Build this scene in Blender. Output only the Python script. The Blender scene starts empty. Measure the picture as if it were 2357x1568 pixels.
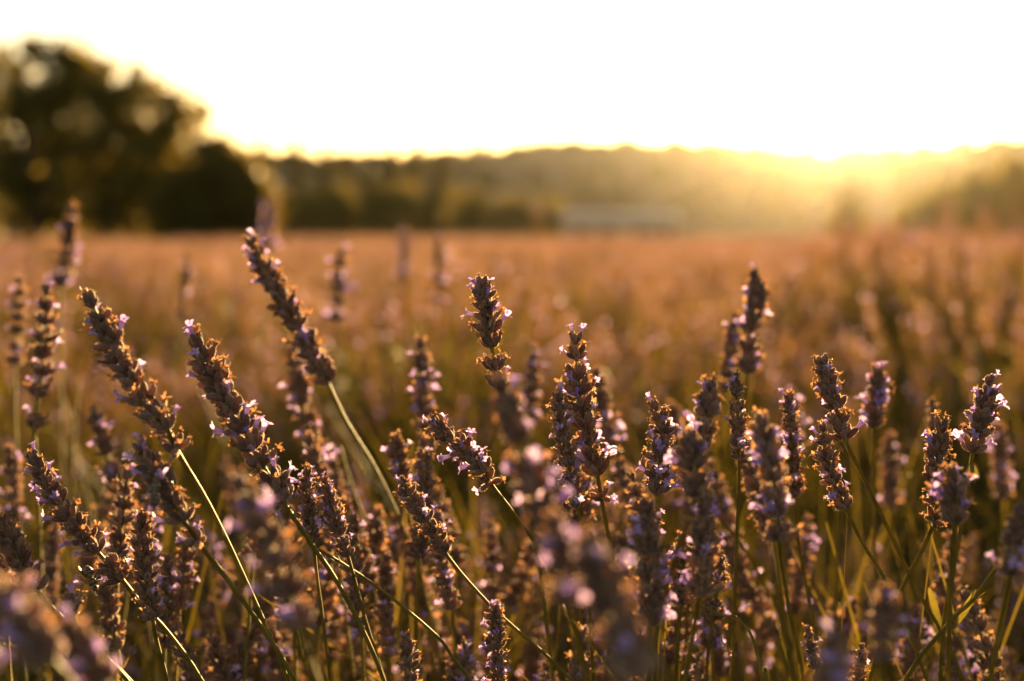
import bpy, math, random
import numpy as np
from mathutils import Vector, Matrix

R = math.radians
scene = bpy.context.scene
COL = scene.collection

# ------------------------------------------------------------------ camera
CAM_Z = 0.75
PITCH = R(4.245)
FPX = 50.0 / 36.0 * 2357.0          # focal length in units of a 2357 px wide picture
cam_d = bpy.data.cameras.new("camera")
cam_d.lens = 50.0
cam_d.sensor_width = 36.0
cam_d.clip_start = 0.01
cam_d.clip_end = 4000.0
cam_d.dof.use_dof = True
cam_d.dof.focus_distance = 0.66
cam_d.dof.aperture_fstop = 4.8
cam = bpy.data.objects.new("camera", cam_d)
cam.location = (0, 0, CAM_Z)
cam.rotation_euler = (math.pi / 2 - PITCH, 0, 0)
COL.objects.link(cam)
scene.camera = cam

# ------------------------------------------------------------------ sky and sun
SUN_EL, SUN_AZ = R(7.5), R(12.5)     # azimuth to the right of the view axis (+Y)
world = bpy.data.worlds.new("World")
scene.world = world
world.use_nodes = True
wt = world.node_tree
for n in list(wt.nodes):
    wt.nodes.remove(n)
w_out = wt.nodes.new("ShaderNodeOutputWorld")
w_bg = wt.nodes.new("ShaderNodeBackground")
w_sky = wt.nodes.new("ShaderNodeTexSky")
w_sky.sky_type = 'NISHITA'
w_sky.sun_disc = False
w_sky.sun_elevation = SUN_EL
w_sky.sun_rotation = SUN_AZ
w_sky.altitude = 300.0
w_sky.air_density = 1.0
w_sky.dust_density = 1.3
w_sky.ozone_density = 1.0
w_bg.inputs["Strength"].default_value = 0.05
w_tint = wt.nodes.new("ShaderNodeMixRGB")          # warm evening air, the same over the whole sky
w_tint.blend_type = 'MULTIPLY'
w_tint.inputs[0].default_value = 1.0
w_tint.inputs[2].default_value = (1.0, 0.84, 0.66, 1)
wt.links.new(w_sky.outputs[0], w_tint.inputs[1])
wt.links.new(w_tint.outputs[0], w_bg.inputs[0])
wt.links.new(w_bg.outputs[0], w_out.inputs[0])

sun_d = bpy.data.lights.new("sun", 'SUN')
sun_d.energy = 5.0
sun_d.angle = R(0.53)
sun_d.color = (1.0, 0.67, 0.27)
sun = bpy.data.objects.new("sun", sun_d)
SUN_DIR = Vector((math.sin(SUN_AZ) * math.cos(SUN_EL), math.cos(SUN_AZ) * math.cos(SUN_EL), math.sin(SUN_EL)))
sun.rotation_euler = SUN_DIR.to_track_quat('Z', 'Y').to_euler()
sun.location = (30, 120, 40)
COL.objects.link(sun)

vs = scene.view_settings
vs.view_transform = 'Standard'
vs.look = 'None'
vs.gamma = 1.0
vs.use_curve_mapping = False
vs.exposure = 2.8

cy = scene.cycles
cy.use_denoising = True
cy.max_bounces = 8
cy.diffuse_bounces = 3
cy.glossy_bounces = 2
cy.transmission_bounces = 4
cy.transparent_max_bounces = 8
cy.volume_bounces = 0
cy.sample_clamp_indirect = 6.0
cy.caustics_reflective = False
cy.caustics_refractive = False

CP, SP = math.cos(PITCH), math.sin(PITCH)
FWD = Vector((0, CP, -SP))
UPV = Vector((0, SP, CP))
CAM = Vector((0, 0, CAM_Z))


def at(ox, oy, d):
    """world point seen at (ox, oy) of the 2357 px wide photograph, d metres in front of the camera"""
    return CAM + FWD * d + Vector((1, 0, 0)) * ((ox - 1178.5) / FPX * d) + UPV * ((784 - oy) / FPX * d)


# ------------------------------------------------------------------ materials
def new_mat(name):
    m = bpy.data.materials.new(name)
    m.use_nodes = True
    nt = m.node_tree
    for n in list(nt.nodes):
        nt.nodes.remove(n)
    out = nt.nodes.new("ShaderNodeOutputMaterial")
    return m, nt, out


def noise_ramp(nt, scale, stops, detail=4.0, coord="Object", per_object=0.0):
    tc = nt.nodes.new("ShaderNodeTexCoord")
    nz = nt.nodes.new("ShaderNodeTexNoise")
    nz.inputs["Scale"].default_value = scale
    nz.inputs["Detail"].default_value = detail
    nt.links.new(tc.outputs[coord], nz.inputs["Vector"])
    fac = nz.outputs[0]
    if per_object:
        oi = nt.nodes.new("ShaderNodeObjectInfo")
        ma = nt.nodes.new("ShaderNodeMath")
        ma.operation = 'MULTIPLY_ADD'
        nt.links.new(oi.outputs["Random"], ma.inputs[0])
        ma.inputs[1].default_value = per_object
        sub = nt.nodes.new("ShaderNodeMath")
        sub.operation = 'SUBTRACT'
        nt.links.new(fac, sub.inputs[0])
        sub.inputs[1].default_value = per_object * 0.5
        nt.links.new(sub.outputs[0], ma.inputs[2])
        fac = ma.outputs[0]
    cr = nt.nodes.new("ShaderNodeValToRGB")
    el = cr.color_ramp.elements
    while len(el) < len(stops):
        el.new(0.5)
    for e, (p, c) in zip(el, stops):
        e.position = p
        e.color = (*c, 1)
    nt.links.new(fac, cr.inputs[0])
    return cr, nz


def plant_mat(name, scale, stops, trans, trans_gain, rough=0.6, sheen=0.0, sheen_tint=(1, .85, .7), spec=0.3,
              per_object=0.0, bump=0.0, bump_scale=None):
    m, nt, out = new_mat(name)
    cr, nz = noise_ramp(nt, scale, stops, per_object=per_object)
    p = nt.nodes.new("ShaderNodeBsdfPrincipled")
    p.inputs["Roughness"].default_value = rough
    p.inputs["Specular IOR Level"].default_value = spec
    p.inputs["Sheen Weight"].default_value = sheen
    p.inputs["Sheen Roughness"].default_value = 0.35
    p.inputs["Sheen Tint"].default_value = (*sheen_tint, 1)
    nt.links.new(cr.outputs[0], p.inputs["Base Color"])
    if bump:
        b = nt.nodes.new("ShaderNodeBump")
        b.inputs["Strength"].default_value = bump
        b.inputs["Distance"].default_value = 0.00002
        if bump_scale:
            n2 = nt.nodes.new("ShaderNodeTexNoise")
            n2.inputs["Scale"].default_value = bump_scale
            tc = nt.nodes.new("ShaderNodeTexCoord")
            nt.links.new(tc.outputs["Object"], n2.inputs["Vector"])
            nt.links.new(n2.outputs[0], b.inputs["Height"])
        else:
            nt.links.new(nz.outputs[0], b.inputs["Height"])
        nt.links.new(b.outputs[0], p.inputs["Normal"])
    t = nt.nodes.new("ShaderNodeBsdfTranslucent")
    g = nt.nodes.new("ShaderNodeMixRGB")
    g.blend_type = 'MULTIPLY'
    g.inputs[0].default_value = 1.0
    g.inputs[2].default_value = (*trans_gain, 1)
    nt.links.new(cr.outputs[0], g.inputs[1])
    nt.links.new(g.outputs[0], t.inputs[0])
    mx = nt.nodes.new("ShaderNodeMixShader")
    mx.inputs[0].default_value = trans
    nt.links.new(p.outputs[0], mx.inputs[1])
    nt.links.new(t.outputs[0], mx.inputs[2])
    nt.links.new(mx.outputs[0], out.inputs[0])
    return m


M = {}
M['calyx'] = plant_mat("calyx_felt", 420.0, [(0.30, (0.118, 0.069, 0.057)), (0.55, (0.200, 0.124, 0.103)), (0.8, (0.29, 0.190, 0.150))],
                       0.34, (2.05, 1.6, 0.95), rough=0.8, sheen=0.9, sheen_tint=(1, .82, .68), per_object=0.35, bump=0.5, bump_scale=2600, spec=0.15)
M['fuzz'] = plant_mat("calyx_hairs", 300.0, [(0.3, (0.50, 0.38, 0.30)), (0.7, (0.66, 0.52, 0.42))], 0.6, (1.4, 1.25, 1.1), rough=0.7, spec=0.2)
M['flower'] = plant_mat("violet_petal", 260.0, [(0.3, (0.30, 0.20, 0.52)), (0.7, (0.49, 0.37, 0.66))],
                        0.5, (1.4, 1.35, 1.2), rough=0.5, sheen=0.25, per_object=0.4)
M['withered'] = plant_mat("withered_petal", 500.0, [(0.3, (0.13, 0.072, 0.036)), (0.7, (0.33, 0.20, 0.105))],
                          0.42, (1.7, 1.35, 1.1), rough=0.6, sheen=0.3, per_object=0.5)
M['bract'] = plant_mat("papery_bract", 400.0, [(0.3, (0.10, 0.065, 0.035)), (0.7, (0.20, 0.13, 0.07))],
                       0.35, (1.8, 1.4, 1.1), rough=0.6)
M['stem'] = plant_mat("green_stem", 90.0, [(0.3, (0.10, 0.080, 0.013)), (0.6, (0.165, 0.125, 0.020)), (0.8, (0.21, 0.150, 0.030))],
                      0.20, (1.7, 1.45, 0.8), rough=0.65, sheen=0.06, spec=0.12)
M['leaf'] = plant_mat("lavender_leaf", 60.0, [(0.3, (0.06, 0.062, 0.016)), (0.7, (0.15, 0.125, 0.03))],
                      0.24, (1.8, 1.5, 0.8), rough=0.6, spec=0.2)
M['tree_leaf'] = plant_mat("tree_foliage", 1.2, [(0.3, (0.06, 0.060, 0.010)), (0.7, (0.14, 0.117, 0.020))],
                           0.42, (2.4, 1.9, 0.8), rough=0.55)
M['bush_leaf'] = plant_mat("bush_foliage", 1.2, [(0.3, (0.06, 0.052, 0.010)), (0.7, (0.12, 0.10, 0.018))], 0.4, (2.2, 1.7, 0.7), rough=0.55)
M['conifer'] = plant_mat("conifer_foliage", 1.5, [(0.3, (0.03, 0.034, 0.012)), (0.7, (0.075, 0.07, 0.02))],
                         0.3, (2.2, 1.7, 0.9), rough=0.6)
M['bark'] = plant_mat("bark", 8.0, [(0.3, (0.05, 0.035, 0.022)), (0.7, (0.13, 0.09, 0.06))], 0.0, (1, 1, 1), rough=0.9)


def plain_mat(name, scale, stops, rough=0.8, spec=0.3, bump=0.0, coord="Object"):
    m, nt, out = new_mat(name)
    cr, nz = noise_ramp(nt, scale, stops, detail=6.0, coord=coord)
    p = nt.nodes.new("ShaderNodeBsdfPrincipled")
    p.inputs["Roughness"].default_value = rough
    p.inputs["Specular IOR Level"].default_value = spec
    nt.links.new(cr.outputs[0], p.inputs["Base Color"])
    if bump:
        b = nt.nodes.new("ShaderNodeBump")
        b.inputs["Strength"].default_value = bump
        nt.links.new(nz.outputs[0], b.inputs["Height"])
        nt.links.new(b.outputs[0], p.inputs["Normal"])
    nt.links.new(p.outputs[0], out.inputs[0])
    return m


M['soil'] = plain_mat("dry_soil", 3.0, [(0.3, (0.13, 0.085, 0.05)), (0.7, (0.26, 0.18, 0.11))], rough=0.95, bump=0.6)
M['hill'] = plain_mat("hill_scrub", 0.05, [(0.3, (0.07, 0.045, 0.025)), (0.6, (0.12, 0.08, 0.042)), (0.75, (0.20, 0.135, 0.075))], rough=0.95)
M['plaster'] = plain_mat("pale_plaster", 0.8, [(0.3, (0.30, 0.20, 0.14)), (0.7, (0.40, 0.28, 0.20))], rough=0.9)
M['roof'] = plain_mat("pale_roof_sheet", 1.5, [(0.3, (0.40, 0.28, 0.20)), (0.7, (0.50, 0.36, 0.26))], rough=0.6)
M['wood'] = plain_mat("dark_wood", 2.0, [(0.3, (0.06, 0.045, 0.035)), (0.7, (0.11, 0.08, 0.06))], rough=0.8)
M['glass'] = plain_mat("window_glass", 1.0, [(0.3, (0.03, 0.03, 0.035)), (0.7, (0.05, 0.05, 0.055))], rough=0.1, spec=0.6)
M['bee_leg'] = plain_mat("insect_leg", 300.0, [(0.3, (0.02, 0.013, 0.01)), (0.7, (0.04, 0.025, 0.015))], rough=0.4)


def bee_body_mat():
    m, nt, out = new_mat("bee_body")
    tc = nt.nodes.new("ShaderNodeTexCoord")
    wv = nt.nodes.new("ShaderNodeTexWave")
    wv.wave_type = 'BANDS'
    wv.bands_direction = 'Z'
    wv.inputs["Scale"].default_value = 190.0
    wv.inputs["Distortion"].default_value = 0.6
    nt.links.new(tc.outputs["Object"], wv.inputs["Vector"])
    cr = nt.nodes.new("ShaderNodeValToRGB")
    cr.color_ramp.elements[0].position = 0.45
    cr.color_ramp.elements[0].color = (0.03, 0.018, 0.01, 1)
    cr.color_ramp.elements[1].position = 0.6
    cr.color_ramp.elements[1].color = (0.16, 0.085, 0.03, 1)
    nt.links.new(wv.outputs[0], cr.inputs[0])
    p = nt.nodes.new("ShaderNodeBsdfPrincipled")
    p.inputs["Roughness"].default_value = 0.45
    p.inputs["Sheen Weight"].default_value = 0.12
    nt.links.new(cr.outputs[0], p.inputs["Base Color"])
    nt.links.new(p.outputs[0], out.inputs[0])
    return m


M['bee'] = bee_body_mat()


def wing_mat():
    m, nt, out = new_mat("insect_wing")
    cr, nz = noise_ramp(nt, 900.0, [(0.3, (0.5, 0.4, 0.28)), (0.7, (0.75, 0.65, 0.5))])
    t = nt.nodes.new("ShaderNodeBsdfTransparent")
    nt.links.new(cr.outputs[0], t.inputs[0])
    g = nt.nodes.new("ShaderNodeBsdfGlossy")
    g.inputs["Roughness"].default_value = 0.25
    mx = nt.nodes.new("ShaderNodeMixShader")
    mx.inputs[0].default_value = 0.07
    nt.links.new(t.outputs[0], mx.inputs[1])
    nt.links.new(g.outputs[0], mx.inputs[2])
    nt.links.new(mx.outputs[0], out.inputs[0])
    return m


M['wing'] = wing_mat()


# ------------------------------------------------------------------ mesh helpers
class Geo:
    """vertices, faces and a material slot per face, collected piece by piece"""

    def __init__(self):
        self.v, self.f, self.m, self.n = [], [], [], 0

    def add(self, verts, faces, mat=0):
        verts = np.asarray(verts, dtype=float).reshape(-1, 3)
        self.v.append(verts)
        for f in faces:
            self.f.append(tuple(i + self.n for i in f))
            self.m.append(mat)
        self.n += len(verts)

    def add_geo(self, g, mtx=None, matmap=None):
        verts = np.concatenate(g.v)
        if mtx is not None:
            a = np.array(mtx)
            verts = verts @ a[:3, :3].T + a[:3, 3]
        self.v.append(verts)
        n = self.n
        self.f.extend(tuple(i + n for i in f) for f in g.f)
        self.m.extend([matmap if matmap is not None else k for k in g.m])
        self.n += len(verts)

    def mesh(self, name, mats, smooth=True):
        me = bpy.data.meshes.new(name)
        verts = np.concatenate(self.v) if self.v else np.zeros((0, 3))
        me.from_pydata(verts.tolist(), [], self.f)
        for mt in mats:
            me.materials.append(mt)
        if len(mats) > 1:
            me.polygons.foreach_set("material_index", self.m)
        me.polygons.foreach_set("use_smooth", [smooth] * len(self.f))
        me.update()
        return me


def mesh_from_arrays(name, V, F, mats, mi=None, smooth=False):
    """fast mesh from numpy arrays; F all triangles or all quads"""
    me = bpy.data.meshes.new(name)
    k = F.shape[1]
    me.vertices.add(len(V))
    me.vertices.foreach_set("co", V.astype(np.float32).ravel())
    me.loops.add(F.size)
    me.loops.foreach_set("vertex_index", F.astype(np.int32).ravel())
    me.polygons.add(len(F))
    me.polygons.foreach_set("loop_start", np.arange(0, F.size, k, dtype=np.int32))
    for mt in mats:
        me.materials.append(mt)
    if mi is not None:
        me.polygons.foreach_set("material_index", mi.astype(np.int32))
    me.polygons.foreach_set("use_smooth", np.full(len(F), smooth))
    me.update(calc_edges=True)
    me.validate()
    return me


def link(name, data, parent=None, mtx=None, loc=None):
    o = bpy.data.objects.new(name, data)
    COL.objects.link(o)
    if parent is not None:
        o.parent = parent
    if mtx is not None:
        o.matrix_local = mtx
    elif loc is not None:
        o.location = loc
    return o


def tag(o, label=None, cat=None, group=None, kind=None):
    if label:
        o["label"] = label
    if cat:
        o["category"] = cat
    if group:
        o["group"] = group
    if kind:
        o["kind"] = kind
    return o


def lathe(g, prof, sides, ridge=0.0, bend=0.0, mat=0, close_end=True):
    """surface of revolution about z; prof = [(z, r)]"""
    vs_, fs = [], []
    for z, r in prof:
        for k in range(sides):
            a = 2 * math.pi * k / sides
            rr = r * (1 + (ridge if k % 2 else -ridge))
            vs_.append((rr * math.cos(a) + bend * z * z, rr * math.sin(a), z))
    for i in range(len(prof) - 1):
        for k in range(sides):
            a, b = i * sides + k, i * sides + (k + 1) % sides
            fs.append((a, b, b + sides, a + sides))
    if close_end:
        fs.append(tuple((len(prof) - 1) * sides + k for k in range(sides)))
    g.add(vs_, fs, mat)


def tube(g, pts, rad, sides=6, mat=0, square=False):
    """a swept tube through world points; square = four-angled grooved stem"""
    pts = [Vector(p) for p in pts]
    n = len(pts)
    rr = rad if hasattr(rad, '__len__') else [rad] * n
    ref = Vector((0.31, 0.95, 0.02)).normalized()
    vs_, fs = [], []
    sides = 8 if square else sides
    for i, p in enumerate(pts):
        t = (pts[min(i + 1, n - 1)] - pts[max(i - 1, 0)])
        t = t.normalized() if t.length > 1e-9 else Vector((0, 0, 1))
        x = (ref - t * ref.dot(t)).normalized()
        y = t.cross(x)
        for k in range(sides):
            a = 2 * math.pi * (k + 0.5) / sides
            r = rr[i]
            if square:
                r *= 1.12 if k % 2 else 0.72
            vs_.append(p + (x * math.cos(a) + y * math.sin(a)) * r)
    for i in range(n - 1):
        for k in range(sides):
            a, b = i * sides + k, i * sides + (k + 1) % sides
            fs.append((a, b, b + sides, a + sides))
    fs.append(tuple(range(sides - 1, -1, -1)))
    fs.append(tuple((n - 1) * sides + k for k in range(sides)))
    g.add(vs_, fs, mat)


def spline(ctrl, per=5):
    """Catmull-Rom through control points"""
    c = [Vector(p) for p in ctrl]
    c = [c[0] * 2 - c[1]] + c + [c[-1] * 2 - c[-2]]
    out = []
    for i in range(1, len(c) - 2):
        p0, p1, p2, p3 = c[i - 1:i + 3]
        for k in range(per):
            t = k / per
            out.append(0.5 * ((2 * p1) + (p2 - p0) * t + (2 * p0 - 5 * p1 + 4 * p2 - p3) * t * t
                              + (3 * p1 - p0 - 3 * p2 + p3) * t ** 3))
    out.append(c[-2])
    return out


def box(g, x0, x1, y0, y1, z0, z1, mat=0):
    v = [(x, y, z) for z in (z0, z1) for y in (y0, y1) for x in (x0, x1)]
    g.add(v, [(0, 2, 3, 1), (4, 5, 7, 6), (0, 1, 5, 4), (2, 6, 7, 3), (0, 4, 6, 2), (1, 3, 7, 5)], mat)


# ------------------------------------------------------------------ ground, hills, haze
def smooth01(t):
    t = min(1.0, max(0.0, t))
    return t * t * (3 - 2 * t)


def build_ground():
    xs = np.concatenate([np.linspace(-700, -30, 24), np.linspace(-25, 25, 51), np.linspace(30, 700, 24)])
    ys = np.concatenate([np.linspace(-100, -5, 8), np.linspace(-4, 40, 89), np.linspace(45, 900, 60)])
    X, Y = np.meshgrid(xs, ys)
    Z = 0.012 * np.sin(X * 3.1 + Y * 1.7) * np.cos(Y * 2.3)
    Z[np.abs(X) > 25] = 0
    V = np.stack([X, Y, Z], -1).reshape(-1, 3)
    nx = len(xs)
    i = np.arange(len(ys) - 1)[:, None] * nx + np.arange(nx - 1)[None, :]
    F = np.stack([i, i + 1, i + 1 + nx, i + nx], -1).reshape(-1, 4)
    o = link("ground", mesh_from_arrays("ground", V, F, [M['soil']], smooth=True))
    tag(o, "dry brown soil under the lavender rows", kind="structure")


CREST = [(-2600, 330), (-1500, 300), (-600, 318), (200, 345), (650, 356), (850, 364), (1000, 357), (1150, 343), (1270, 332), (1400, 329),
         (1560, 332), (1680, 338), (1750, 345), (1900, 349), (2000, 345), (2100, 336), (2200, 330), (2357, 318), (2800, 300), (3600, 330), (5200, 380)]
HILL_Y = 350.0


def crest_z(x):
    ox = x / HILL_Y * FPX + 1178.5
    oy = np.interp(ox, [c[0] for c in CREST], [c[1] for c in CREST])
    return CAM_Z + (541 - oy) / FPX * HILL_Y - 1.0


def hill_z(x, y):
    k = smooth01((y - 165) / (HILL_Y - 165)) if y < HILL_Y else 1.0 - 0.35 * smooth01((y - HILL_Y) / 300)
    return crest_z(x) * k - 0.3


def build_hills():
    xs = np.linspace(-640, 640, 120)
    ys = np.concatenate([np.linspace(160, 360, 30), np.linspace(375, 680, 12)])
    V = np.array([(x, y, hill_z(x, y) + (0.6 * math.sin(x * .11 + y * .07) * math.sin(y * .09) if y > 180 else 0)) for y in ys for x in xs])
    nx = len(xs)
    i = np.arange(len(ys) - 1)[:, None] * nx + np.arange(nx - 1)[None, :]
    F = np.stack([i, i + 1, i + 1 + nx, i + nx], -1).reshape(-1, 4)
    o = link("hills", mesh_from_arrays("hills", V, F, [M['hill']], smooth=True))
    tag(o, "low scrub covered hills along the horizon below the setting sun", kind="structure")


def build_haze():
    g = Geo()
    box(g, -705, 705, -105, 905, -1.0, 46.0)
    m, nt, out = new_mat("evening_haze")
    v = nt.nodes.new("ShaderNodeVolumePrincipled")
    v.inputs["Color"].default_value = (0.95, 0.86, 0.70, 1)
    v.inputs["Density"].default_value = 0.000027
    v.inputs["Anisotropy"].default_value = 0.925
    nt.links.new(v.outputs[0], out.inputs["Volume"])
    o = link("haze", g.mesh("haze", [m], smooth=False))
    tag(o, "thin golden evening haze over the field", kind="stuff")


build_ground()
build_hills()
build_haze()


# ------------------------------------------------------------------ geometry-node scatter for uncountable growth
def scatter_group(coll):
    ng = bpy.data.node_groups.new("scatter_" + coll.name, "GeometryNodeTree")
    ng.interface.new_socket("Geometry", in_out='INPUT', socket_type='NodeSocketGeometry')
    ng.interface.new_socket("Geometry", in_out='OUTPUT', socket_type='NodeSocketGeometry')
    gi = ng.nodes.new("NodeGroupInput")
    go = ng.nodes.new("NodeGroupOutput")
    ci = ng.nodes.new("GeometryNodeCollectionInfo")
    ci.inputs["Collection"].default_value = coll
    ci.inputs["Separate Children"].default_value = True
    ci.inputs["Reset Children"].default_value = True
    ip = ng.nodes.new("GeometryNodeInstanceOnPoints")
    ip.inputs["Pick Instance"].default_value = True
    ra = ng.nodes.new("GeometryNodeInputNamedAttribute")
    ra.data_type = 'FLOAT_VECTOR'
    ra.inputs["Name"].default_value = "rot"
    sa = ng.nodes.new("GeometryNodeInputNamedAttribute")
    sa.data_type = 'FLOAT_VECTOR'
    sa.inputs["Name"].default_value = "sc"
    L = ng.links.new
    L(gi.outputs[0], ip.inputs["Points"])
    L(ci.outputs[0], ip.inputs["Instance"])
    L(ra.outputs[0], ip.inputs["Rotation"])
    L(sa.outputs[0], ip.inputs["Scale"])
    L(ip.outputs[0], go.inputs[0])
    return ng


def scatter(name, pts, rots, scs, protos, label):
    coll = bpy.data.collections.new(name + "_kinds")      # never linked to the scene: only the scatter uses it
    for me in protos:
        coll.objects.link(bpy.data.objects.new(me.name, me))
    me = bpy.data.meshes.new(name)
    me.from_pydata([tuple(p) for p in pts], [], [])
    for an, data in (("rot", rots), ("sc", scs)):
        a = me.attributes.new(an, 'FLOAT_VECTOR', 'POINT')
        a.data.foreach_set("vector", np.asarray(data, dtype=np.float32).ravel())
    o = link(name, me)
    md = o.modifiers.new("scatter", 'NODES')
    md.node_group = scatter_group(coll)
    tag(o, label, kind="stuff")
    return o


# ------------------------------------------------------------------ trees
def leaf_cards(rng, centres, radii, per, size, flat=1.0):
    """small leaf faces spread through clumps; returns quad arrays"""
    C = np.repeat(centres, per, axis=0)
    RR = np.repeat(radii, per, axis=0)
    n = len(C)
    d = rng.normal(size=(n, 3))
    d /= np.linalg.norm(d, axis=1, keepdims=True)
    pos = C + d * (RR * rng.random(n) ** 0.45)[:, None] * np.array([1, 1, flat])
    u = rng.normal(size=(n, 3))
    u /= np.linalg.norm(u, axis=1, keepdims=True)
    w = np.cross(u, rng.normal(size=(n, 3)))
    w /= np.linalg.norm(w, axis=1, keepdims=True)
    s = (size * (0.6 + 0.8 * rng.random(n)))[:, None]
    u, w = u * s, w * s * 0.55
    V = np.stack([pos - u, pos + w, pos + u, pos - w], 1).reshape(-1, 3)
    F = np.arange(len(V)).reshape(-1, 4)
    return V, F


def crown_mesh(name, seed, lobes, clumps, per, size, mat, clump_r=0.3):
    """lobes = [(x, y, z, rx, ry, rz)]; clumps spread near each lobe's surface so that sky shows between them"""
    rng = np.random.default_rng(seed)
    tot = sum(l[3] * l[5] for l in lobes)
    cs, rs = [], []
    for (x, y, z, rx, ry, rz) in lobes:
        k = max(4, int(clumps * rx * rz / tot))
        d = rng.normal(size=(k, 3))
        d /= np.linalg.norm(d, axis=1, keepdims=True)
        rad = rng.random(k)[:, None] ** 0.4
        cs.append(np.array([x, y, z]) + d * rad * np.array([rx, ry, rz]) * 0.9)
        rs.append(clump_r * (0.5 + rng.random(k)) * min(rx, rz) ** 0.5)
    V, F = leaf_cards(rng, np.concatenate(cs), np.concatenate(rs), per, size)
    V[:, 2] = np.maximum(V[:, 2], 0.05)
    return mesh_from_arrays(name, V, F, [mat])


def trunk_mesh(seed, height, r, limbs):
    rng = random.Random(seed)
    g = Geo()
    path = [Vector((0.12 * rng.uniform(-1, 1) * k, 0.12 * rng.uniform(-1, 1) * k, height * k / 5 - (0.1 if k == 0 else 0))) for k in range(6)]
    tube(g, path, [r * (1.25 if k == 0 else 1 - 0.15 * k) for k in range(6)], 8)
    for (x, y, z) in limbs:
        k = rng.randint(1, 4)
        a = path[k]
        b = Vector((x, y, z))
        mid = a.lerp(b, 0.5) + Vector((0, 0, 0.15))
        pts = spline([a, mid, b], 4)
        tube(g, pts, [r * 0.5 * (1 - 0.8 * i / len(pts)) for i in range(len(pts))], 6)
    return g.mesh("trunk", [M['bark']])


def tree(name, loc, seed, lobes, clumps, per, size, label, cat="tree", mat=None, trunk=(2.0, 0.15), group=None, clump_r=0.3):
    e = tag(link(name, None, loc=loc), label, cat, group)
    link("crown", crown_mesh("crown", seed, lobes, clumps, per, size, mat or M['tree_leaf'], clump_r), e)
    link("trunk", trunk_mesh(seed, trunk[0], trunk[1], [(l[0] * .55, l[1] * .5, l[2] - l[5] * .3) for l in lobes]), e)
    return e


def ground_at(ox, d):
    return Vector(((ox - 1178.5) / FPX * d, d, 0.0))


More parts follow.
